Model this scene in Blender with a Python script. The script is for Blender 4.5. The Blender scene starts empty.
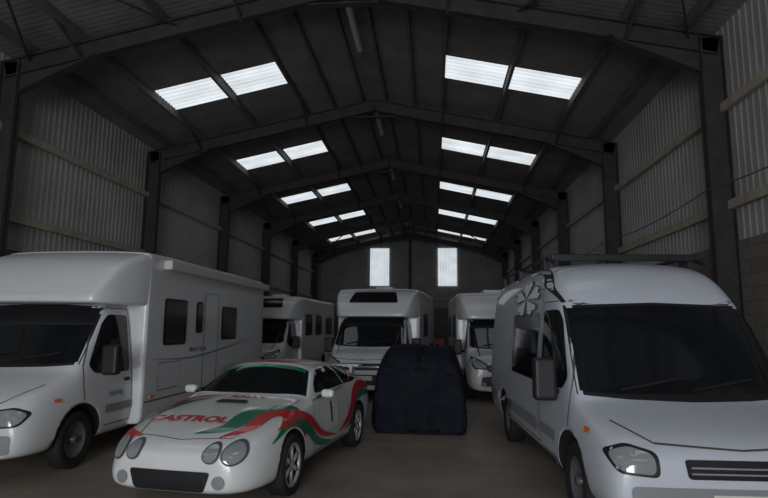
import bpy, bmesh, math, random
from mathutils import Vector, Matrix
from mathutils.bvhtree import BVHTree
random.seed(4)
S=bpy.context.scene
S.view_settings.view_transform='Standard'
COL=S.collection

# ---------------- materials ----------------
def mat(name,col,rough=.5,metal=0,noise=0,nscale=3,coat=0,emit=0,bump=0,bscale=40,spec=.5):
    m=bpy.data.materials.new(name); m.use_nodes=True
    nt=m.node_tree; b=nt.nodes['Principled BSDF']
    b.inputs['Base Color'].default_value=(*col,1)
    b.inputs['Roughness'].default_value=rough
    b.inputs['Metallic'].default_value=metal
    b.inputs['Coat Weight'].default_value=coat
    b.inputs['Specular IOR Level'].default_value=spec
    tc=nt.nodes.new('ShaderNodeTexCoord')
    if noise:
        n=nt.nodes.new('ShaderNodeTexNoise'); n.inputs['Scale'].default_value=nscale
        n.inputs['Detail'].default_value=6; n.inputs['Roughness'].default_value=.65
        nt.links.new(tc.outputs['Object'],n.inputs['Vector'])
        r=nt.nodes.new('ShaderNodeValToRGB')
        r.color_ramp.elements[0].position=.3; r.color_ramp.elements[1].position=.7
        r.color_ramp.elements[0].color=(*[c*(1-noise) for c in col],1)
        r.color_ramp.elements[1].color=(*[min(1,c*(1+noise)) for c in col],1)
        nt.links.new(n.outputs['Fac'],r.inputs['Fac']); nt.links.new(r.outputs['Color'],b.inputs['Base Color'])
    if bump:
        n=nt.nodes.new('ShaderNodeTexNoise'); n.inputs['Scale'].default_value=bscale
        nt.links.new(tc.outputs['Object'],n.inputs['Vector'])
        bp=nt.nodes.new('ShaderNodeBump'); bp.inputs['Strength'].default_value=bump
        nt.links.new(n.outputs['Fac'],bp.inputs['Height']); nt.links.new(bp.outputs['Normal'],b.inputs['Normal'])
    if emit:
        b.inputs['Emission Color'].default_value=(*col,1); b.inputs['Emission Strength'].default_value=emit
    return m
M={}
M['white']=mat('white_gelcoat',(.74,.75,.77),.3,noise=.04,nscale=1.5,coat=.3)
M['van']=mat('van_white_paint',(.64,.68,.76),.3,noise=.04,nscale=2,coat=.4)
M['carw']=mat('car_white_paint',(.78,.80,.80),.25,noise=.02,coat=.6)
M['glass']=mat('dark_glass',(.010,.012,.014),.06,spec=.6)
M['glass2']=mat('acrylic_window',(.012,.013,.016),.2)
M['black']=mat('black_plastic',(.015,.015,.017),.5,noise=.2)
M['seam']=mat('seam_grey',(.09,.09,.10),.6)
M['rubber']=mat('tyre_rubber',(.016,.016,.017),.8,noise=.2,nscale=20)
M['rim']=mat('wheel_rim',(.62,.63,.65),.35,.4)
M['steelrim']=mat('steel_rim',(.18,.18,.20),.45,.5)
M['lens']=mat('headlight_lens',(.36,.38,.40),.12,.25)
M['chrome']=mat('chrome_trim',(.6,.6,.62),.2,.9)
M['grey']=mat('grey_plastic',(.28,.29,.31),.5)
M['red']=mat('livery_red',(.62,.03,.03),.3,coat=.5)
M['green']=mat('livery_green',(.0,.20,.10),.3,coat=.5)
M['plate']=mat('number_plate_white',(.75,.75,.7),.5)
M['orange']=mat('orange_marker',(.8,.2,.03),.4)
M['cream']=mat('awning_cream',(.66,.64,.60),.5)
M['tarp']=mat('navy_tarp',(.006,.008,.017),.75,noise=.4,nscale=5,bump=.3,bscale=7,spec=.25)
M['steel']=mat('dark_steel',(.050,.045,.044),.7,.1,noise=.3,nscale=4)
M['purlin']=mat('purlin_steel',(.12,.112,.108),.7,0,noise=.3,nscale=4)
M['roof']=mat('roof_sheet',(.20,.19,.19),.85,noise=.25,nscale=1.2)
M['wall']=mat('wall_cladding',(.38,.37,.36),.6,noise=.16,nscale=.8)
M['endwall']=mat('end_cladding',(.30,.30,.30),.6,noise=.18,nscale=.8)
M['girt']=mat('timber_rail',(.40,.35,.28),.7,noise=.25,nscale=4)
M['batten']=mat('lamp_batten',(.45,.45,.45),.5)
M['rope']=mat('blue_rope',(.03,.12,.22),.6)
M['crate']=mat('red_plastic',(.30,.03,.02),.5)
M['decalblue']=mat('decal_greyblue',(.25,.30,.38),.5)
M['flower']=mat('sticker_white',(1,1,1),.5)
M['flowerback']=mat('sticker_outline',(.14,.16,.20),.5)
M['floor']=mat('concrete_floor',(.31,.26,.215),.5,noise=.3,nscale=.7,bump=.1,bscale=6)
def block_mat():
    m=mat('block_wall',(.13,.12,.11),.9); nt=m.node_tree; b=nt.nodes['Principled BSDF']
    tc=nt.nodes.new('ShaderNodeTexCoord'); sp=nt.nodes.new('ShaderNodeSeparateXYZ'); cb=nt.nodes.new('ShaderNodeCombineXYZ')
    ad=nt.nodes.new('ShaderNodeMath'); ad.operation='ADD'
    nt.links.new(tc.outputs['Object'],sp.inputs[0]); nt.links.new(sp.outputs['X'],ad.inputs[0]); nt.links.new(sp.outputs['Y'],ad.inputs[1])
    nt.links.new(ad.outputs[0],cb.inputs['X']); nt.links.new(sp.outputs['Z'],cb.inputs['Y'])
    br=nt.nodes.new('ShaderNodeTexBrick'); br.inputs['Scale'].default_value=1; br.inputs['Brick Width'].default_value=.45
    br.inputs['Row Height'].default_value=.225; br.inputs['Mortar Size'].default_value=.008
    br.inputs['Color1'].default_value=(.20,.175,.15,1); br.inputs['Color2'].default_value=(.16,.14,.125,1); br.inputs['Mortar'].default_value=(.11,.10,.09,1)
    nt.links.new(cb.outputs[0],br.inputs['Vector']); nt.links.new(br.outputs['Color'],b.inputs['Base Color']); return m
M['block']=block_mat()
def skylight_mat(name,axis,strength,col):
    m=bpy.data.materials.new(name); m.use_nodes=True; nt=m.node_tree; b=nt.nodes['Principled BSDF']
    b.inputs['Base Color'].default_value=(.4,.42,.45,1); b.inputs['Roughness'].default_value=.6
    tc=nt.nodes.new('ShaderNodeTexCoord')
    w=nt.nodes.new('ShaderNodeTexWave'); w.bands_direction=axis; w.inputs['Scale'].default_value=1.6
    n=nt.nodes.new('ShaderNodeTexNoise'); n.inputs['Scale'].default_value=1.3; n.inputs['Detail'].default_value=4
    nt.links.new(tc.outputs['Object'],w.inputs['Vector']); nt.links.new(tc.outputs['Object'],n.inputs['Vector'])
    a=nt.nodes.new('ShaderNodeMath'); a.operation='MULTIPLY_ADD'; a.inputs[1].default_value=.25; a.inputs[2].default_value=.56
    nt.links.new(w.outputs['Fac'],a.inputs[0])
    c=nt.nodes.new('ShaderNodeMath'); c.operation='MULTIPLY_ADD'; c.inputs[1].default_value=.6
    nt.links.new(n.outputs['Fac'],c.inputs[0]); nt.links.new(a.outputs[0],c.inputs[2])
    d=nt.nodes.new('ShaderNodeMath'); d.operation='MULTIPLY'; d.inputs[1].default_value=strength
    nt.links.new(c.outputs[0],d.inputs[0])
    b.inputs['Emission Color'].default_value=(*col,1); nt.links.new(d.outputs[0],b.inputs['Emission Strength'])
    return m
M['sky']=skylight_mat('translucent_rooflight','Y',.76,(.90,.96,1.0))
M['win']=skylight_mat('translucent_window','X',.66,(.88,.95,1.0))

# ---------------- helpers ----------------
def empty(name,loc=(0,0,0),rz=0,sc=1):
    o=bpy.data.objects.new(name,None); COL.objects.link(o); o.location=loc; o.rotation_euler=(0,0,math.radians(rz)); o.scale=(sc,sc,sc); return o
def obj(name,me,mats,parent=None,smooth=False):
    o=bpy.data.objects.new(name,me); COL.objects.link(o)
    if not isinstance(mats,(list,tuple)): mats=[mats]
    if len(me.materials)==0:
        for m in mats: me.materials.append(m)
    if parent: o.parent=parent
    if smooth: me.polygons.foreach_set('use_smooth',[True]*len(me.polygons))
    return o
def from_bm(name,bm,mats,parent=None,smooth=False):
    me=bpy.data.meshes.new(name); bmesh.ops.recalc_face_normals(bm,faces=bm.faces); bm.to_mesh(me); bm.free()
    return obj(name,me,mats,parent,smooth)
def add_box(bm,a,b,bev=0,seg=2):
    r=bmesh.ops.create_cube(bm,size=1); vs=r['verts']
    for v in vs:
        v.co=Vector(((a[0]+b[0])/2+v.co.x*(b[0]-a[0]),(a[1]+b[1])/2+v.co.y*(b[1]-a[1]),(a[2]+b[2])/2+v.co.z*(b[2]-a[2])))
    if bev:
        es=list({e for v in vs for e in v.link_edges})
        bmesh.ops.bevel(bm,geom=es,offset=bev,segments=seg,affect='EDGES',profile=.5)
def box(name,a,b,m,parent=None,bev=0,seg=3):
    bm=bmesh.new(); add_box(bm,a,b,bev,seg); return from_bm(name,bm,m,parent,False)
def add_beam(bm,p,q,w,h,up=Vector((0,0,1))):
    p=Vector(p);q=Vector(q);d=(q-p).normalized(); s=d.cross(up).normalized(); u=s.cross(d).normalized()
    vs=[]
    for c in (p,q):
        for sx,sy in ((-1,-1),(1,-1),(1,1),(-1,1)):
            vs.append(bm.verts.new(c+s*sx*w/2+u*sy*h/2))
    for f in ((0,1,2,3),(7,6,5,4),(0,4,5,1),(1,5,6,2),(2,6,7,3),(3,7,4,0)): bm.faces.new([vs[i] for i in f])
def add_ibeam(bm,p,q,w,h,up=Vector((0,0,1)),t=.025):
    p=Vector(p);q=Vector(q);d=(q-p).normalized(); s=d.cross(up).normalized(); u=s.cross(d).normalized()
    add_beam(bm,p,q,.02,h,up); add_beam(bm,p+u*(h/2-t/2),q+u*(h/2-t/2),w,t,up); add_beam(bm,p-u*(h/2-t/2),q-u*(h/2-t/2),w,t,up)
def tube(name,pts,r,m,parent=None,res=3):
    c=bpy.data.curves.new(name,'CURVE'); c.dimensions='3D'; c.bevel_depth=r; c.bevel_resolution=res; c.use_fill_caps=True
    s=c.splines.new('POLY'); s.points.add(len(pts)-1)
    for i,p in enumerate(pts): s.points[i].co=(*p,1)
    c.materials.append(m); o=bpy.data.objects.new(name,c); COL.objects.link(o)
    if parent:o.parent=parent
    return o
def bake(o):
    dg=bpy.context.evaluated_depsgraph_get(); dg.update()
    me=bpy.data.meshes.new_from_object(o.evaluated_get(dg)); o.modifiers.clear(); o.data=me
    return o
def loft(name,stations,mats,parent,sub=3,arches=(),archr=.42,archx=.55):
    bm=bmesh.new(); rings=[]
    for y,h in stations:
        R=[bm.verts.new((x,y,z)) for x,z in h]
        L=[R[0]]+[bm.verts.new((-x,y,z)) for x,z in h[1:-1]]+[R[-1]]
        rings.append((R,L))
    n=len(stations[0][1])
    for k in range(len(rings)-1):
        for side in (0,1):
            A,B=rings[k][side],rings[k+1][side]
            for i in range(n-1): bm.faces.new([A[i],A[i+1],B[i+1],B[i]])
    for R,L in (rings[0],rings[-1]):
        for i in range(n-1):
            f=[R[i],R[i+1],L[i+1],L[i]]; u=[]
            for v in f:
                if v not in u:u.append(v)
            bm.faces.new(u)
    o=from_bm(name,bm,mats,None,True)
    o.data.materials.append(M['black']) if len(o.data.materials)<2 else None
    if sub:
        s=o.modifiers.new('s','SUBSURF'); s.levels=sub; s.render_levels=sub; bake(o)
    cut=[]
    for (ay,az,r) in arches:
        for sg in (-1,1):
            c=bmesh.new(); bmesh.ops.create_cone(c,cap_ends=True,segments=40,radius1=r,radius2=r,depth=.7)
            bmesh.ops.rotate(c,verts=c.verts,matrix=Matrix.Rotation(math.pi/2,3,'Y'))
            bmesh.ops.translate(c,verts=c.verts,vec=(sg*(archx+.35),ay,az))
            co=from_bm('cut',c,M['black']); cut.append(co)
            md=o.modifiers.new('b','BOOLEAN'); md.operation='DIFFERENCE'; md.object=co; md.solver='EXACT'
    if cut:
        bake(o)
        for c in cut: bpy.data.objects.remove(c,do_unlink=True)
        for p in o.data.polygons:
            for (ay,az,r) in arches:
                if abs(p.center.x)>archx-.02 and math.hypot(p.center.y-ay,p.center.z-az)<r+.004 and (abs(p.normal.x)<.35 or abs(p.center.x)<archx+.02):
                    p.material_index=1
    o.data.polygons.foreach_set('use_smooth',[True]*len(o.data.polygons))
    o.parent=parent
    bm=bmesh.new(); bm.from_mesh(o.data); bv=BVHTree.FromBMesh(bm); bm.free()
    return o,bv
PL={'right':(lambda a,b:Vector((5,a,b)),Vector((-1,0,0)),0),'left':(lambda a,b:Vector((-5,a,b)),Vector((1,0,0)),0),
    'front':(lambda a,b:Vector((a,-12,b)),Vector((0,1,0)),1),'rear':(lambda a,b:Vector((a,20,b)),Vector((0,-1,0)),1),
    'top':(lambda a,b:Vector((a,b,9)),Vector((0,0,-1)),2)}
def project(bm,bv,plane,off,grid):
    f,d,ax=PL[plane]
    bmesh.ops.triangulate(bm,faces=bm.faces)
    xs=[v.co.x for v in bm.verts]; ys=[v.co.y for v in bm.verts]
    for axis,(lo,hi) in ((0,(min(xs),max(xs))),(1,(min(ys),max(ys)))):
        k=math.ceil((hi-lo)/grid)
        for i in range(1,k):
            t=lo+(hi-lo)*i/k; co=[0,0,0]; no=[0,0,0]; co[axis]=t; no[axis]=1
            bmesh.ops.bisect_plane(bm,geom=bm.verts[:]+bm.edges[:]+bm.faces[:],plane_co=co,plane_no=no,dist=1e-5)
    for v in bm.verts:
        o=f(v.co.x,v.co.y); h,nn,_,_=bv.ray_cast(o,d)
        if h is None:
            h,nn,_,_=bv.find_nearest(o+d*( -o.dot(d)))
        if h is None: h=o;nn=-d
        if nn.dot(d)>0: nn=-nn
        v.co=h+(nn*.6-d*.4)*off
def decal(name,parent,bv,pts,plane,m,off=.006,grid=.07):
    bm=bmesh.new(); bm.faces.new([bm.verts.new((a,b,0)) for a,b in pts]); project(bm,bv,plane,off,grid)
    o=from_bm(name,bm,m,parent,True); return o
def rp(pts,r=.04,k=4):
    out=[];n=len(pts)
    for i in range(n):
        p=Vector(pts[i]);a=Vector(pts[i-1]);b=Vector(pts[(i+1)%n])
        da=(a-p);db=(b-p);ra=min(r,da.length*.45);rb=min(r,db.length*.45)
        s=p+da.normalized()*ra;e=p+db.normalized()*rb
        for j in range(k+1):
            t=j/k; q=s*(1-t)**2+p*2*t*(1-t)+e*t*t; out.append((q.x,q.y))
    return out
def circ(cx,cy,r,ry=None,n=24):
    ry=ry or r
    return [(cx+r*math.cos(2*math.pi*i/n),cy+ry*math.sin(2*math.pi*i/n)) for i in range(n)]
def rect(a,b,c,d,r=.04): return rp([(a,b),(c,b),(c,d),(a,d)],r)
def mir(pts): return [(-x,y) for x,y in pts]
def line(name,parent,bv,pts,plane,w,m,off=.005,grid=.1):
    P=[Vector(p) for p in pts];L=[];R=[]
    for i,p in enumerate(P):
        d=(P[min(i+1,len(P)-1)]-P[max(i-1,0)]).normalized(); n=Vector((-d.y,d.x))
        ww=w[i] if isinstance(w,(list,tuple)) else w
        L.append(p+n*ww/2);R.append(p-n*ww/2)
    bm=bmesh.new(); l=[bm.verts.new((p.x,p.y,0)) for p in L]; r=[bm.verts.new((p.x,p.y,0)) for p in R]
    for i in range(len(P)-1): bm.faces.new([l[i],l[i+1],r[i+1],r[i]])
    project(bm,bv,plane,off,grid); return from_bm(name,bm,m,parent,True)
def curve2(pts,n=8):
    P=[Vector(p) for p in pts];P=[P[0]*2-P[1]]+P+[P[-1]*2-P[-2]];o=[]
    for i in range(1,len(P)-2):
        for j in range(n):
            t=j/n;a,b,c,d=P[i-1:i+3]
            q=.5*((2*b)+(c-a)*t+(2*a-5*b+4*c-d)*t*t+(3*b-a-3*c+d)*t**3);o.append((q.x,q.y))
    o.append(tuple(P[-2]));return o
def swoosh(name,parent,bv,pts,plane,w,m,off=.006):
    c=curve2(pts);n=len(c)
    ws=[w*max(.08,math.sin(math.pi*(i+.6)/(n+.2))) for i in range(n)]
    return line(name,parent,bv,c,plane,ws,m,off,.06)
def textd(name,parent,bv,txt,plane,cx,cy,size,m,off=.008,sx=1,shear=0,bold=.02):
    c=bpy.data.curves.new('t','FONT'); c.body=txt; c.size=size; c.align_x='CENTER'; c.align_y='CENTER'; c.offset=size*bold; c.shear=shear
    o=bpy.data.objects.new('t',c); COL.objects.link(o)
    dg=bpy.context.evaluated_depsgraph_get(); me=bpy.data.meshes.new_from_object(o.evaluated_get(dg)); bpy.data.objects.remove(o,do_unlink=True)
    bm=bmesh.new(); bm.from_mesh(me)
    for v in bm.verts: v.co=Vector((v.co.x*sx+cx,v.co.y+cy,0))
    project(bm,bv,plane,off,.06)
    return from_bm(name,bm,m,parent)
def wheel(parent,x,y,R,w,side,rimm,name='wheel',sp=5,rr=.62):
    bm=bmesh.new()
    prof=[(R*rr,-w*.42),(R*.80,-w*.5),(R*.93,-w*.48),(R,-w*.36),(R,w*.36),(R*.93,w*.48),(R*.80,w*.5),(R*rr,w*.42)]
    rim=[(R*rr,-w*.42),(R*rr*.99,w*.42),(R*rr*.90,w*.38),(R*rr*.84,w*.15),(.001,w*.10)]
    def lathe(pr,mi,seg=40):
        rings=[]
        for r,t in pr: rings.append([bm.verts.new((t*side,r*math.cos(2*math.pi*i/seg),r*math.sin(2*math.pi*i/seg))) for i in range(seg)])
        for a,b in zip(rings,rings[1:]):
            for i in range(seg):
                f=bm.faces.new([a[i],a[(i+1)%seg],b[(i+1)%seg],b[i]]); f.material_index=mi
    lathe(prof,0); lathe(rim,2 if sp else 1)
    if sp:
        lathe([(R*rr,w*.40),(R*rr*1.0,w*.45),(R*rr*.88,w*.43),(R*rr*.87,w*.30)],1)
    lathe([(.001,w*.43),(R*.12,w*.42),(R*.13,w*.15)],1)
    for k in range(sp):
        a=2*math.pi*k/sp
        q=bmesh.ops.create_cube(bm,size=1)['verts']
        for v in q:
            tt=v.co.z+.5; wd=(.10-.035*tt)*R*1.6
            p=Vector((side*(w*.34+v.co.x*w*.14),v.co.y*wd,R*(.08+tt*(rr*.88-.08))))
            v.co=Matrix.Rotation(a,3,'X')@p
        for f in {f for v in q for f in v.link_faces}: f.material_index=1
    bmesh.ops.translate(bm,verts=bm.verts,vec=(x,y,R))
    o=from_bm(name,bm,[M['rubber'],rimm,M['black']],parent,True)
    return o
def mirror_arm(parent,side,x,y,z,sx=.12,sz=.32,body=None):
    body=body or M['black']
    o=box('door_mirror',(side*x-.11,y-.04,z-sz/2),(side*x+.11,y+.10,z+sz/2),body,parent,.04)
    g=box('mirror_glass',(side*x-.085,y+.098,z-sz/2+.03),(side*x+.085,y+.104,z+sz/2-.03),M['glass'],parent,.002,1)
    tube('mirror_arm',[(side*(x-.05),y+.05,z-sz*.25),(side*(x-.24),y+.10,z-sz*.35)],.025,body,parent)

# ---------------- building ----------------
CX=-1.76; HW=7.1; Y0=-7.8; Y1=43.0
def zr(rel): return 8.85-.217*abs(rel)
EAVE=zr(HW)
box('floor',(CX-HW-.3,Y0-.3,-.12),(CX+HW+.3,Y1+.3,0),M['floor'])
def corr(name,p,q,zfun,z0,m,inward):
    bm=bmesh.new(); p=Vector(p);q=Vector(q);d=(q-p);L=d.length;d.normalize(); n=Vector(inward)
    prev=None; prof=[(0,0),(.10,0),(.125,.012),(.165,.012),(.19,0)]
    pts=[];base=0
    while base<L:
        for a,b in prof[:-1]:
            if base+a<L: pts.append((base+a,b))
        base+=.19
    pts.append((L,0))
    for t,o in pts:
        c=p+d*t+n*o
        z=zfun(c)
        a=bm.verts.new((c.x,c.y,z0)); b=bm.verts.new((c.x,c.y,z))
        if prev: bm.faces.new([prev[0],a,b,prev[1]])
        prev=(a,b)
    return from_bm(name,bm,m)
BLK=3.3
corr('wall_left',(CX-HW,Y0),(CX-HW,Y1),lambda c:EAVE,BLK-.05,M['wall'],(1,0))
corr('wall_right',(CX+HW,Y0),(CX+HW,Y1),lambda c:EAVE,BLK-.05,M['wall'],(-1,0))
corr('wall_back',(CX-HW,Y1),(CX+HW,Y1),lambda c:zr(c.x-CX),BLK-.05,M['endwall'],(0,-1))
box('wall_left_blockwork',(CX-HW-.15,Y0,0),(CX-HW+.06,Y1,BLK),M['block'])
box('wall_right_blockwork',(CX+HW-.06,Y0,0),(CX+HW+.15,Y1,BLK),M['block'])
box('wall_back_blockwork',(CX-HW+.06,Y1-.06,0),(CX+HW-.06,Y1+.15,BLK),M['block'])
bm=bmesh.new()
DW=3.0; DH=5.2
def quad(pts): bm.faces.new([bm.verts.new(p) for p in pts])
quad([(CX-HW,Y0,0),(CX-DW,Y0,0),(CX-DW,Y0,zr(DW)),(CX-HW,Y0,EAVE)])
quad([(CX+DW,Y0,0),(CX+HW,Y0,0),(CX+HW,Y0,EAVE),(CX+DW,Y0,zr(DW))])
quad([(CX-DW,Y0,DH),(CX+DW,Y0,DH),(CX+DW,Y0,zr(DW)),(CX,Y0,zr(0)),(CX-DW,Y0,zr(DW))])
from_bm('wall_front',bm,M['wall'])
YS=[13.05+6*k for k in range(-3,5)]
SL=1.25; RA,RB=2.05,5.32
bm=bmesh.new()
ycuts=[Y0-.3]
for y in YS: ycuts+= [y,y+SL]
ycuts.append(Y1+.3)
rc=[0,RA,RB,HW+.3]
sky=[]
for sg in (-1,1):
    for i in range(len(ycuts)-1):
        for j in range(3):
            a,b=ycuts[i],ycuts[i+1];r0,r1=rc[j],rc[j+1]
            P=[(CX+sg*r0,a,zr(r0)),(CX+sg*r1,a,zr(r1)),(CX+sg*r1,b,zr(r1)),(CX+sg*r0,b,zr(r0))]
            if i%2==1 and j==1: sky.append((sg,a,b)); continue
            bm.faces.new([bm.verts.new(p) for p in P])
bmesh.ops.remove_doubles(bm,verts=bm.verts,dist=1e-4)
roof=from_bm('ceiling',bm,M['roof'])
nt=M['roof'].node_tree; b=nt.nodes['Principled BSDF']
wv=nt.nodes.new('ShaderNodeTexWave'); wv.bands_direction='Y'; wv.inputs['Scale'].default_value=2.2
tc=nt.nodes.new('ShaderNodeTexCoord'); nt.links.new(tc.outputs['Object'],wv.inputs['Vector'])
bp=nt.nodes.new('ShaderNodeBump'); bp.inputs['Strength'].default_value=.2; bp.inputs['Distance'].default_value=.02
nt.links.new(wv.outputs['Fac'],bp.inputs['Height']); nt.links.new(bp.outputs['Normal'],b.inputs['Normal'])
for k,(sg,a,b_) in enumerate(sky):
    bm=bmesh.new()
    for r0,r1 in ((RA,3.60),(3.72,RB)):
        n=24
        for i in range(n):
            ya=a+(b_-a)*i/n; yb=a+(b_-a)*(i+1)/n
            za=.02*math.sin(i*math.pi/1.5); zb=.02*math.sin((i+1)*math.pi/1.5)
            bm.faces.new([bm.verts.new(p) for p in ((CX+sg*r0,ya,zr(r0)+za),(CX+sg*r1,ya,zr(r1)+za),(CX+sg*r1,yb,zr(r1)+zb),(CX+sg*r0,yb,zr(r0)+zb))])
    for r0,r1 in ((3.60,3.72),):
        f=bm.faces.new([bm.verts.new(p) for p in ((CX+sg*r0,a,zr(r0)),(CX+sg*r1,a,zr(r1)),(CX+sg*r1,b_,zr(r1)),(CX+sg*r0,b_,zr(r0)))]); f.material_index=1
    bmesh.ops.remove_doubles(bm,verts=bm.verts,dist=1e-5)
    from_bm('window_%d'%(k+3),bm,[M['sky'],M['roof']])
box('window_1',(-4.85,Y1-.09,4.95),(-3.38,Y1-.05,7.85),M['win'])
box('window_2',(.37,Y1-.09,4.95),(1.82,Y1-.05,7.85),M['win'])
FY=[-1.8+6*k for k in range(0,8)]
for y in FY:
    bm=bmesh.new()
    for sg in (-1,1):
        xo=CX+sg*(HW-.24)
        add_ibeam(bm,(xo,y,0),(xo,y,zr(HW-.24)-.25),.2,.4,Vector((1,0,0)))
        a=Vector((CX+sg*(HW-.1),y,zr(HW-.1)-.40)); c=Vector((CX,y,zr(0)-.40))
        add_ibeam(bm,a,c,.18,.36)
        x1=CX+sg*(HW-.42); x2=CX+sg*(HW-2.1); z1=zr(HW-.42)-.55; z2=zr(HW-2.1)-.55
        t=[(x1,y-.012,z1),(x2,y-.012,z2),(x1,y-.012,z1-.42)]
        u=[(p[0],y+.012,p[2]) for p in t]
        A=[bm.verts.new(p) for p in t];B=[bm.verts.new(p) for p in u]
        bm.faces.new(A);bm.faces.new(B[::-1])
        for i in range(3): bm.faces.new([A[i],A[(i+1)%3],B[(i+1)%3],B[i]])
        add_beam(bm,(x1,y,z1-.42),(x2,y,z2),.18,.025)
    add_beam(bm,(CX-.7,y,zr(.7)-.62),(CX+.7,y,zr(.7)-.62),.16,.03)
    from_bm('steel_portal_frame',bm,M['steel'])
bm=bmesh.new()
for sg in (-1,1):
    for r in (.35,1.22,2.05,3.66,5.34,6.4):
        add_beam(bm,(CX+sg*r,Y0,zr(r)-.13),(CX+sg*r,Y1,zr(r)-.13),.07,.19)
from_bm('roof_purlins',bm,M['purlin'])
bm=bmesh.new()
for sg in (-1,1):
    for z in (3.95,5.75):
        x=CX+sg*(HW-.10)
        add_beam(bm,(x,Y0,z),(x,Y1-.05,z),.08,.16)
add_beam(bm,(CX-HW+.2,Y1-.12,3.95),(CX+HW-.2,Y1-.12,3.95),.1,.14)
from_bm('trim_1',bm,M['girt'])
bm=bmesh.new()
add_beam(bm,(CX,Y1-.2,0),(CX,Y1-.2,zr(0)-.3),.2,.2,Vector((0,1,0)))
from_bm('steel_post',bm,M['steel'])
bm=bmesh.new()
for sg in (-1,1):
    for ya,yb in ((4.2,10.2),(34.2,40.2)):
        add_beam(bm,(CX+sg*6.5,ya,zr(6.5)-.32),(CX+sg*3.4,yb,zr(3.4)-.32),.04,.04)
        add_beam(bm,(CX+sg*3.4,ya,zr(3.4)-.32),(CX+sg*6.5,yb,zr(6.5)-.32),.04,.04)
    for y in FY[1:]:
        add_beam(bm,(CX+sg*2.05,y-.9,zr(2.05)-.2),(CX+sg*2.05,y,zr(2.05)-.6),.05,.05)
        add_beam(bm,(CX+sg*5.34,y-.9,zr(5.34)-.2),(CX+sg*5.34,y,zr(5.34)-.6),.05,.05)
from_bm('roof_bracing',bm,M['steel'])
for k in range(6):
    y=4.6+6*k
    e=empty('strip_light',(CX,y,zr(0)-.36))
    box('housing',(-.07,0,-.05),(.07,2.2,.03),M['batten'],e,.01)
    box('diffuser',(-.05,.05,-.10),(.05,2.15,-.05),M['batten'],e,.015)
    box('hanger',(-.01,1,.03),(.01,1.03,.3),M['steel'],e)
pts=[]
for k in range(0,40):
    y=4.2+k*.6; t=((y-4.2)%6)/6
    pts.append((CX+HW-.48,y,4.22-.12*4*t*(1-t)))
tube('blue_rope',pts,.012,M['rope'])

# ---------------- vehicles ----------------
def sec(zb,wb,wm,zbelt,wbelt,zrr,wr,zc):
    return [(0,zb),(wb*.85,zb),(wb,zb+.07),(wm,zb+(zbelt-zb)*.5),(wbelt,zbelt),((wbelt*.45+wr*.55),zbelt+(zrr-zbelt)*.62),(wr,zrr),(wr*.72,zrr+(zc-zrr)*.6),(0,zc)]
OLD=[(0.0,(.30,.66,.76,.60,.72,.68,.62,.72)),(.05,(.26,.84,.90,.70,.84,.80,.72,.84)),(.28,(.25,.95,.98,.86,.92,.95,.78,.99)),
     (.78,(.25,.97,1.0,1.0,.96,1.10,.84,1.16)),(.92,(.25,.98,1.01,1.04,.97,1.17,.86,1.23)),(1.02,(.25,.98,1.01,1.05,.97,1.30,.87,1.36)),
     (1.42,(.25,.98,1.01,1.08,.98,1.86,.85,1.92))]
VANF=[(0.0,(.30,.74,.84,.58,.80,.66,.70,.70)),(.05,(.26,.89,.94,.68,.90,.77,.80,.81)),(.28,(.25,.96,.99,.82,.94,.88,.84,.92)),
     (.74,(.25,.97,1.0,.95,.96,1.0,.87,1.05)),(.86,(.25,.98,1.01,.98,.97,1.05,.89,1.10)),(.96,(.25,.98,1.01,1.0,.98,1.17,.90,1.22)),
     (1.38,(.25,.98,1.01,1.08,.98,1.78,.88,1.84))]
NEW=[(0.0,(.28,.68,.78,.62,.74,.78,.62,.82)),(.05,(.25,.86,.92,.78,.87,.93,.72,.98)),(.22,(.25,.95,.99,.92,.93,1.06,.77,1.11)),
     (.62,(.25,.97,1.01,1.02,.96,1.14,.83,1.20)),(.74,(.25,.98,1.02,1.05,.97,1.20,.87,1.26)),(.86,(.25,.98,1.02,1.06,.98,1.33,.89,1.40)),
     (1.34,(.25,.98,1.02,1.10,.98,1.92,.87,1.98))]
VANR=[(1.53,(.25,.98,1.01,1.10,.99,1.97,.87,2.03)),(1.82,(.25,.98,1.01,1.10,1.0,2.20,.88,2.29)),(2.15,(.25,.98,1.01,1.10,1.0,2.33,.87,2.42)),(2.7,(.25,.98,1.01,1.10,1.0,2.38,.87,2.46)),
      (4.2,(.25,.98,1.01,1.10,1.0,2.38,.87,2.47)),(5.7,(.25,.98,1.01,1.10,1.0,2.37,.87,2.46)),(5.88,(.27,.97,1.0,1.10,.99,2.34,.85,2.42)),(5.92,(.32,.90,.94,1.10,.93,2.24,.79,2.30))]
CABR=[(1.52,(.25,.98,1.01,1.10,.98,1.99,.85,2.04)),(1.8,(.25,.98,1.01,1.10,.98,2.04,.85,2.08)),(2.2,(.25,.98,1.01,1.10,.98,2.04,.85,2.08)),(2.3,(.25,.98,1.01,1.10,.98,2.04,.85,2.08))]
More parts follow.
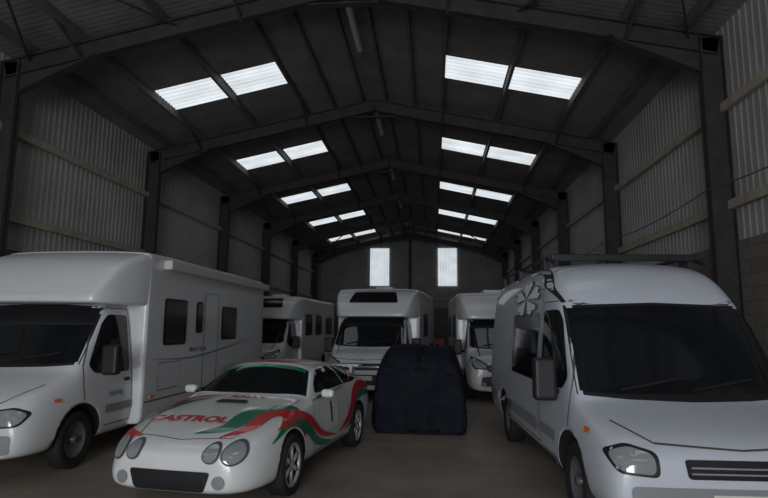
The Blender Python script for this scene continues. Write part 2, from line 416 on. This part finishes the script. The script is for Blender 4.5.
def cab_details(e,bv,new,van=False):
    top=1.93 if not new else 1.97; bot=1.26 if not new else 1.31
    if van: bot=1.12; top=1.86
    k=1.04 if van else 1.0
    ws=[(-.86*k,bot-.01),(-.5,bot-.035),(0,bot-.045),(.5,bot-.035),(.86*k,bot-.01),(.80*k,top),(0,top+.03),(-.80*k,top)]
    decal('windscreen_seal',e,bv,[(x*1.03,z+(.03 if z>1.6 else -.03)) for x,z in ws],'front',M['black'],.004,.08)
    decal('windscreen',e,bv,ws,'front',M['glass'],.010,.08)
    for sg,pl in ((1,'right'),(-1,'left')):
        if new: dw=[(.98,1.28),(1.35,1.80),(1.50,1.88),(1.98,1.88),(1.98,1.12),(1.2,1.14)]
        else: dw=[(1.10,1.20),(1.42,1.74),(1.55,1.85),(1.98,1.85),(1.98,1.08),(1.2,1.10)]
        decal('door_window',e,bv,rp(dw,.05),pl,M['glass'],.010,.08)
        line('door_seam',e,bv,[(1.00,.42),(.98,1.0),(1.02,1.2),(1.40,1.86),(1.52,1.94),(2.03,1.94),(2.05,1.1),(2.05,.42),(1.00,.42)],pl,.014,M['seam'])
        decal('door_handle',e,bv,rect(1.84,.95,1.98,1.0,.02),pl,M['black'],.02)
        decal('side_moulding',e,bv,rect(1.42,.58,2.05,.68,.02),pl,M['grey'],.015)
        decal('indicator_repeater',e,bv,rect(.50,.82,.60,.86,.01),pl,M['orange'],.01)
        if van: mirror_arm(e,sg,1.12,1.25,1.18,sz=.40)
        else: mirror_arm(e,sg,1.15,1.22,1.27,sz=.38)
        wheel(e,sg*.86,.95,.335,.21,sg,M['steelrim'],'front_wheel',sp=0)
    for x0,x1 in ((-.55,-.02),(.05,.62)):
        line('wiper',e,bv,[(x0,bot+.0),(x1,bot+.10)],'front',.02,M['black'],.022)
    z0=(1.02 if not van else .93); z1=.86 if not new else .98; z2=.82 if not new else .95
    if van: z1=.82; z2=.79
    line('bonnet_seam',e,bv,[(-.80,z0),(-.60,z1),(0,z2),(.60,z1),(.80,z0)],'front',.012,M['seam'])
    if new:
        for f in (lambda p:p,mir):
            decal('headlight_surround',e,bv,f([(.53,.77),(.85,.79),(.92,.96),(.88,1.08),(.69,.99),(.53,.91)]),'front',M['black'],.006)
            decal('headlight',e,bv,f([(.56,.80),(.82,.82),(.89,.95),(.85,1.04),(.70,.96),(.56,.88)]),'front',M['lens'],.012)
            decal('fog_light',e,bv,circ(.62 if f is not mir else -.62,.43,.055),'front',M['lens'],.016)
        decal('grille',e,bv,rp([(-.50,.72),(.50,.72),(.56,.80),(.54,.88),(-.54,.88),(-.56,.80)],.04),'front',M['black'],.010)
        decal('lower_grille',e,bv,rp([(-.70,.38),(.70,.38),(.66,.60),(.40,.62),(-.40,.62),(-.66,.60)],.04),'front',M['black'],.008)
        line('grille_bar',e,bv,[(-.48,.80),(.48,.80)],'front',.02,M['chrome'],.016)
        decal('badge',e,bv,circ(0,.92,.05),'front',M['chrome'],.014)
        decal('number_plate',e,bv,rect(-.26,.49,.26,.59,.01),'front',M['plate'],.016)
    else:
        w0=.17 if van else 0; w1=.035 if van else 0
        for f in (lambda p:p,mir):
            decal('headlight_surround',e,bv,f(rp([(.44+w0,.60),(.86+w1,.62),(.91+w1,.76),(.78+w1,.82),(.44+w0,.77)],.05)),'front',M['black'],.006)
            decal('headlight',e,bv,f(rp([(.47+w0,.62),(.85+w1,.64),(.89+w1,.75),(.77+w1,.80),(.47+w0,.755)],.05)),'front',M['lens'],.012)
        decal('grille',e,bv,rp([(-.42,.60),(.42,.60),(.44,.73),(-.44,.73)],.03),'front',M['black'],.010)
        for z in (.64,.68,): line('grille_bar',e,bv,[(-.40,z),(.40,z)],'front',.012,M['grey'],.016)
        decal('bumper_trim',e,bv,rp([(-.80,.34),(.80,.34),(.82,.54),(-.82,.54)],.05),'front',M['grey'],.010)
        decal('number_plate',e,bv,rect(-.26,.40,.26,.50,.01),'front',M['plate'],.016)

def boxsec(zb,zt,w,r=.10):
    return [(0,zb),(w*.6,zb),(w-.02,zb),(w,zb+.03),(w,zb+(zt-zb)*.5),(w,zt-r),(w-r*.25,zt-r*.25),(w-r,zt),(w*.5,zt+.02),(0,zt+.025)]
def motorhome(name,loc,rz,L,new,Hh=2.78,W=1.13,windows=(),sunroof=True,sc=1,sub=3):
    e=empty(name,loc,rz,sc)
    cab,bv=loft('cab',[(y,sec(*p)) for y,p in (NEW if new else OLD)+CABR],M['white'],e,sub,[(.95,.335,.43)])
    cab_details(e,bv,new)
    oc=[(1.16,(2.02,2.06,.80,.03)),(1.20,(1.99,2.12,.88,.05)),(1.36,(1.98,2.38,.98,.08)),(1.62,(1.98,2.62,1.06,.1)),(2.0,(1.98,Hh-.05,W-.01,.1)),(2.3,(1.98,Hh-.01,W,.1)),(2.36,(1.98,Hh,W,.1))]
    o,obv=loft('overcab_fairing',[(y,boxsec(*p)) for y,p in oc],M['white'],e,2)
    ra=L-2.0
    bs=[(2.08,(.34,Hh-.04,W-.01,.1)),(2.10,(.32,Hh-.02,W,.1)),(2.3,(.32,Hh,W,.1)),(L/2,(.32,Hh,W,.1)),(L-.12,(.32,Hh,W,.1)),(L-.03,(.33,Hh-.03,W-.03,.1)),(L,(.38,Hh-.10,W-.1,.1))]
    b,bbv=loft('body',[(y,boxsec(*p)) for y,p in bs],M['white'],e,2,[(ra,.335,.42)],archx=.7)
    for sg in (1,-1): wheel(e,sg*(W-.16),ra,.335,.21,sg,M['steelrim'],'rear_wheel',sp=0)
    if sunroof:
        decal('overcab_window',e,obv,rp([(-.66,2.36),(.66,2.36),(.56,2.66),(-.56,2.66)],.06),'front',M['glass2'],.014,.08)
    for (a,b_,c,d,side) in windows:
        decal('side_window_frame',e,bbv,rect(a-.03,c-.03,b_+.03,d+.03,.06),side,M['black'],.010,.3)
        decal('side_window',e,bbv,rect(a,c,b_,d,.05),side,M['glass2'],.020,.3)
    line('skirt_seam',e,bbv,[(2.15,.62),(L-.1,.62)],'right',.02,M['seam'])
    line('skirt_seam',e,bbv,[(2.15,.62),(L-.1,.62)],'left',.02,M['seam'])
    box('roof_vent',(-.25,3.0,Hh+.01),(.25,3.5,Hh+.12),M['cream'],e,.03)
    box('roof_vent',(-.25,5.0,Hh+.01),(.25,5.5,Hh+.12),M['cream'],e,.03)
    return e,bv,obv,bbv
# near-left coachbuilt
e,bv,obv,bbv=motorhome('motorhome',(-5.40,5.88,0),-.3,7.7,False,Hh=2.80,W=1.14,sunroof=False,sc=1.025,
   windows=[(2.62,3.35,1.44,2.10,'right'),(3.78,4.0,1.62,2.1,'right'),(4.95,5.7,1.48,2.06,'right'),(3.0,4.0,1.5,2.1,'left')])
line('habitation_door_seam',e,bbv,[(4.12,.62),(4.12,2.3),(4.75,2.3),(4.75,.62)],'right',.018,M['seam'])
line('locker_seam',e,bbv,[(2.5,.75),(3.2,.75),(3.2,1.15),(2.5,1.15),(2.5,.75)],'right',.010,M['seam'],.010)
swoosh('side_graphic',e,bbv,[(2.3,1.22),(3.6,1.18),(5.0,1.28),(6.8,1.45)],'right',.035,M['decalblue'])
textd('side_lettering',e,bbv,'Motor Home','right',3.9,1.32,.13,M['decalblue'])
textd('door_lettering',e,bv,'touring','right',1.66,.82,.11,M['decalblue'])
box('awning',(1.13,2.5,2.56),(1.27,7.6,2.71),M['cream'],e,.03)
for y in (2.3,4.6,7.2): box('side_marker',(1.14,y,.66),(1.155,y+.08,.70),M['orange'],e)
# second left
motorhome('motorhome',(-5.50,16.3,0),-2.2,7.2,True,Hh=2.76,W=1.12,windows=[(2.5,3.3,1.5,2.15,'right'),(3.9,4.7,1.5,2.15,'right'),(5.5,6.5,1.5,2.1,'right')],sub=2)
# centre
motorhome('motorhome',(-1.72,13.6,0),-5,6.9,True,Hh=2.78,W=1.14,windows=[(3.2,4.2,1.5,2.1,'right')],sc=1.02)
# right centre
e,_,_,_=motorhome('motorhome',(1.82,13.8,0),1.5,6.9,True,Hh=2.74,W=1.12,windows=[(2.7,3.5,1.5,2.1,'left'),(5,6,1.5,2.1,'left')],sunroof=False)
box('satellite_dome_base',(-.3,2.6,2.76),(.5,3.4,2.86),M['white'],e,.03)
motorhome('motorhome',(-1.6,26.5,0),0,7.0,True,Hh=2.8,W=1.14,sub=2)

# panel van (right)
e=empty('panel_van',(2.36,4.62,0),2.2,1.06)
van,vb=loft('body',[(y,sec(*p)) for y,p in VANF+VANR],M['van'],e,3,[(.95,.335,.43),(4.45,.335,.43)])
cab_details(e,vb,False,True)
for sg in (1,-1): wheel(e,sg*.86,4.45,.335,.21,sg,M['steelrim'],'rear_wheel',sp=0)
for pl in ('left','right'):
    decal('side_window',e,vb,rect(2.20,1.08,3.75,1.84,.08),pl,M['glass'],.010,.1)
    line('sliding_door_seam',e,vb,[(2.12,.45),(2.12,2.1),(3.9,2.1),(3.9,.45),(2.12,.45)],pl,.014,M['seam'])
    decal('side_moulding',e,vb,rect(2.2,.55,5.7,.68,.02),pl,M['grey'],.018,.3)
    decal('sill_trim',e,vb,rect(1.45,.30,3.9,.40,.02),pl,M['black'],.012,.3)
line('cab_roof_seam',e,vb,curve2([(-.84,1.92),(-.87,2.1),(-.80,2.34)]),'front',.035,M['black'],.008)
line('cab_roof_seam',e,vb,curve2([(.84,1.92),(.87,2.1),(.80,2.34)]),'front',.035,M['black'],.008)
def petals(cx,cz,RY,RZ,m,off,g=0,gs=1):
    for k in range(5):
        a=2*math.pi*k/5+.3
        def P(r,da): return (cx+r*gs*RY*math.cos(a+da),cz+r*gs*RZ*math.sin(a+da))
        pts=[P(.06,0),P(.50,.40+g),P(.85,.42+g),P(1.0,.20+g),P(.84,0),P(1.0,-.20-g),P(.85,-.42-g),P(.50,-.40-g)]
        decal('flower_sticker_petal',e,vb,pts,'left',m,off+.0008*k,.06)
petals(2.95,2.02,.72,.22,M['flowerback'],.012,.07,1.07)
petals(2.95,2.02,.72,.22,M['flower'],.020)
for sg in (1,-1):
    tube('roof_rail',[(sg*.80,1.98,2.36),(sg*.80,2.3,2.48),(sg*.80,5.4,2.50)],.022,M['black'],e)
    for y in (2.4,3.9,5.3): box('rail_foot',(sg*.80-.03,y,2.34),(sg*.80+.03,y+.1,2.50),M['black'],e)
box('rack_crossbar',(-.82,2.28,2.44),(.82,2.36,2.50),M['black'],e,.02)
box('wind_deflector',(-.80,2.14,2.42),(.80,2.17,2.50),M['black'],e,.012)
box('rack_crossbar',(-.82,3.9,2.46),(.82,3.96,2.50),M['black'],e,.02)

# rally coupe
e=empty('rally_car',(-2.15,7.48,0),-8)
def cs(zb,w,ws,zs,wr,zrr,zc):
    return [(0,zb),(w*.85,zb),(w*.97,zb+.06),(w,zb+(zs-zb)*.5),(ws,zs),(ws*.5+wr*.5,zs+(zrr-zs)*.5),(wr,zrr),(wr*.65,zrr+(zc-zrr)*.75),(0,zc)]
CS=[(-2.24,(.26,.52,.48,.48,.42,.52,.55)),(-2.18,(.20,.68,.62,.54,.54,.60,.62)),(-1.98,(.18,.81,.75,.62,.64,.68,.71)),(-1.65,(.18,.875,.81,.71,.68,.765,.79)),
 (-1.3,(.18,.89,.83,.78,.70,.83,.86)),(-.9,(.18,.87,.82,.83,.72,.885,.915)),(-.70,(.18,.865,.82,.85,.72,.91,.95)),(-.60,(.18,.865,.82,.86,.71,.95,.995)),
 (-.12,(.18,.865,.825,.88,.60,1.20,1.27)),(0.02,(.18,.865,.825,.885,.585,1.235,1.295)),(.5,(.18,.865,.83,.90,.575,1.255,1.315)),(1.0,(.18,.875,.84,.92,.565,1.21,1.275)),
 (1.4,(.19,.89,.85,.935,.60,1.10,1.15)),(1.75,(.21,.88,.83,.93,.64,.98,1.02)),(2.0,(.25,.84,.79,.91,.62,.95,.97)),(2.14,(.30,.76,.71,.84,.56,.88,.90)),(2.18,(.36,.66,.62,.76,.50,.79,.80))]
car,cb=loft('body',[(y,cs(*p)) for y,p in CS],M['carw'],e,3,[(-1.3,.31,.365),(1.23,.31,.365)],archx=.52)
for sg in (1,-1):
    wheel(e,sg*.765,-1.3,.31,.215,sg,M['rim'],'front_wheel',sp=6,rr=.72)
    wheel(e,sg*.765,1.23,.31,.215,sg,M['rim'],'rear_wheel',sp=6,rr=.72)
    mb=box('door_mirror',(sg*.93-.08,-.46,.90),(sg*.93+.08,-.36,1.0),M['carw'],e,.04)
    tube('mirror_stalk',[(sg*.80,-.42,.90),(sg*.90,-.42,.94)],.02,M['black'],e)
WS=[(-.70,-.60),(-.35,-.665),(0,-.68),(.35,-.665),(.70,-.60),(.545,-.14),(0,-.10),(-.545,-.14)]
decal('windscreen_seal',e,cb,[(x*1.04,y+(-.02 if y<-.3 else .02)) for x,y in WS],'top',M['black'],.003,.07)
decal('windscreen',e,cb,WS,'top',M['glass'],.008,.07)
RS=[(-.53,1.12),(.53,1.12),(.60,1.62),(0,1.70),(-.60,1.62)]
decal('rear_window',e,cb,RS,'top',M['glass'],.008,.07)
for sg,pl in ((1,'right'),(-1,'left')):
    decal('side_window',e,cb,rp([(-.42,.945),(-.30,1.04),(-.02,1.185),(.45,1.215),(.95,1.175),(1.22,1.07),(1.36,.99),(1.1,.965)],.04),pl,M['glass'],.008,.07)
    line('b_pillar',e,cb,[(.66,.95),(.62,1.21)],pl,.035,M['carw'],.014)
    line('door_seam',e,cb,[(-.62,.30),(-.66,.55),(-.58,.88),(.60,.93),(.72,.6),(.60,.30),(-.62,.30)],pl,.012,M['seam'])
    decal('sill_trim',e,cb,rect(-.92,.20,.85,.27,.02),pl,M['seam'],.008)
decal('tail_panel',e,cb,rect(-.55,.70,.55,.80,.03),'rear',M['red'],.006)
for sg in (1,-1):
    for (x,z,r) in ((.60,.575,.085),(.405,.575,.068)):
        decal('headlight_bezel',e,cb,circ(sg*x,z,r+.018),'front',M['seam'],.010,.04)
        decal('headlight',e,cb,circ(sg*x,z,r),'front',M['lens'],.018,.04)
    decal('fog_light',e,cb,circ(sg*.50,.33,.06),'front',M['lens'],.016,.04)
decal('front_intake',e,cb,rp([(-.36,.24),(.36,.24),(.42,.42),(-.42,.42)],.04),'front',M['black'],.012)
decal('bonnet_scoop',e,cb,rp([(-.20,-1.12),(.20,-1.12),(.17,-1.0),(-.17,-1.0)],.03),'top',M['black'],.014)
line('bonnet_seam',e,cb,[(-.70,-.78),(-.62,-1.6),(-.50,-2.0),(0,-2.08),(.50,-2.0),(.62,-1.6),(.70,-.78)],'top',.010,M['seam'],.005)
sw=swoosh
sw('livery_green_band',e,cb,[(-.80,-1.80),(-.70,-1.45),(-.56,-1.12),(-.30,-.90)],'top',.13,M['green'],.009)
sw('livery_red_band',e,cb,[(-.84,-1.62),(-.74,-1.25),(-.58,-.92),(-.2,-.80)],'top',.10,M['red'],.010)
sw('livery_green_band',e,cb,[(.10,-1.98),(.36,-1.80),(.42,-1.45),(.62,-1.15),(.82,-1.0)],'top',.24,M['green'],.009)
sw('livery_red_band',e,cb,[(.38,-2.02),(.56,-1.78),(.60,-1.42),(.77,-1.2),(.86,-.95)],'top',.17,M['red'],.010)
sw('livery_red_band',e,cb,[(-.45,-2.04),(-.66,-1.96),(-.78,-1.78)],'top',.12,M['red'],.010)
textd('bonnet_lettering',e,cb,'CASTROL','top',-.18,-1.66,.21,M['red'],.012,1.0,bold=.035)
textd('bonnet_lettering',e,cb,'RALLY','top',.10,-.86,.12,M['red'],.012,1.3)
decal('sunstrip',e,cb,[(-.555,-.21),(0,-.18),(.555,-.21),(.545,-.14),(0,-.10),(-.545,-.14)],'top',M['green'],.012,.07)
sw('roof_red_band',e,cb,[(-.5,.0),(-.2,.05),(.2,.05),(.5,.0)],'top',.10,M['red'],.010)
for pl in ('right','left'):
    sw('livery_green_band',e,cb,[(-1.75,.60),(-1.3,.74),(-.9,.62),(-.5,.40),(.1,.30)],pl,.13,M['green'],.008)
    sw('livery_red_band',e,cb,[(-1.6,.70),(-1.2,.80),(-.8,.70),(-.4,.48),(.2,.36)],pl,.10,M['red'],.010)
    sw('livery_red_band',e,cb,[(.30,.36),(.75,.52),(1.05,.80),(1.5,.88),(1.95,.80)],pl,.17,M['red'],.009)
    sw('livery_green_band',e,cb,[(.55,.34),(.88,.46),(1.20,.74),(1.6,.76),(2.0,.66)],pl,.11,M['green'],.010)
    decal('number_roundel',e,cb,rect(-.30,.48,.22,.86,.03),pl,M['plate'],.013,.1)
    sw('roof_pillar_red',e,cb,[(.95,.99),(1.25,1.08),(1.5,.98)],pl,.06,M['red'],.013)
textd('door_number',e,cb,'1','right',-.04,.67,.34,M['black'],.018,bold=.03)
textd('wing_lettering',e,cb,'CASTROL','right',-1.32,.72,.09,M['red'],.016)
for x in (-.55,.55): box('spoiler_strut',(x-.02,1.85,.93),(x+.02,2.02,1.14),M['carw'],e,.008)
box('rear_spoiler',(-.68,1.84,1.12),(.68,2.08,1.155),M['carw'],e,.015)

# covered car
e=empty('covered_car',(-.25,9.62,0),-1)
def ts(w,w2,zs,w3,zc):
    return [(0,.012),(w*.8,.012),(w,.02),(w*.99,zs*.45),(w2,zs),(w2*.5+w3*.5,zs+(zc-zs)*.5),(w3,zc-.04),(w3*.96,zc-.01),(w3*.5,zc),(0,zc+.01)]
TS=[(0,(.72,.67,.84,.46,1.06)),(.02,(.77,.72,.90,.50,1.22)),(.12,(.80,.74,.94,.53,1.37)),(.5,(.81,.75,.95,.56,1.44)),(1.2,(.81,.75,.95,.57,1.45)),(1.9,(.80,.75,.94,.56,1.40)),(2.35,(.79,.73,.90,.54,1.05)),(2.9,(.77,.71,.82,.52,.92)),(3.2,(.73,.65,.70,.46,.78)),(3.26,(.65,.55,.56,.38,.64))]
t,_=loft('dust_cover',[(y,ts(*p)) for y,p in TS],M['tarp'],e,4)
from mathutils import noise as N
for v in t.data.vertices:
    c=v.co
    if c.z<.02: continue
    f=min(1,c.z/.5)
    drape=math.sin((c.x*11+c.y*9)+3.5*N.noise(Vector((c.x*1.5,c.y*1.5,c.z*.8))))*.026*(1.25-min(1.1,c.z/1.2))
    k=N.noise(Vector((c.x*2.3+21,c.y*2.4+4,c.z*2.0+13)))*.055+N.noise(Vector((c.x*7,c.y*7,c.z*5)))*.018
    c+=v.normal*(k*f+drape)
# red crates
e=empty('stacked_crates',(.05,20.9,0),8)
for k in range(4):
    z=k*.34
    for a,b in (((-.3,-.2,z),(.3,-.17,z+.32)),((-.3,.17,z),(.3,.2,z+.32)),((-.3,-.17,z),(-.27,.17,z+.32)),((.27,-.17,z),(.3,.17,z+.32)),((-.27,-.17,z),(.27,.17,z+.03))):
        box('crate_panel',a,b,M['crate'],e)
    box('crate_rim',(-.32,-.22,z+.29),(.32,-.2,z+.33),M['crate'],e)

# ---------------- light, world, camera ----------------
def area(name,loc,rot,sx,sy,pw,col):
    l=bpy.data.lights.new(name,'AREA'); l.shape='RECTANGLE'; l.size=sx; l.size_y=sy; l.energy=pw; l.color=col
    o=bpy.data.objects.new(name,l); COL.objects.link(o); o.location=loc; o.rotation_euler=rot; return o
area('doorway_daylight',(CX,Y0-.35,2.7),(math.radians(90),0,0),6.0,5.0,820,(.94,.97,1.0))
wd=bpy.data.worlds.new('w'); S.world=wd; wd.use_nodes=True
wd.node_tree.nodes['Background'].inputs[0].default_value=(.55,.62,.7,1); wd.node_tree.nodes['Background'].inputs[1].default_value=.5
cam=bpy.data.cameras.new('camera'); cam.sensor_width=36; cam.lens=26.25; cam.clip_end=200
co=bpy.data.objects.new('camera',cam); COL.objects.link(co)
co.location=(0,0,1.75)
R=Matrix.Rotation(math.radians(5.05),4,'Z')@Matrix.Rotation(math.radians(98.0),4,'X')@Matrix.Rotation(math.radians(.5),4,'Z')
co.rotation_euler=R.to_euler(); S.camera=co
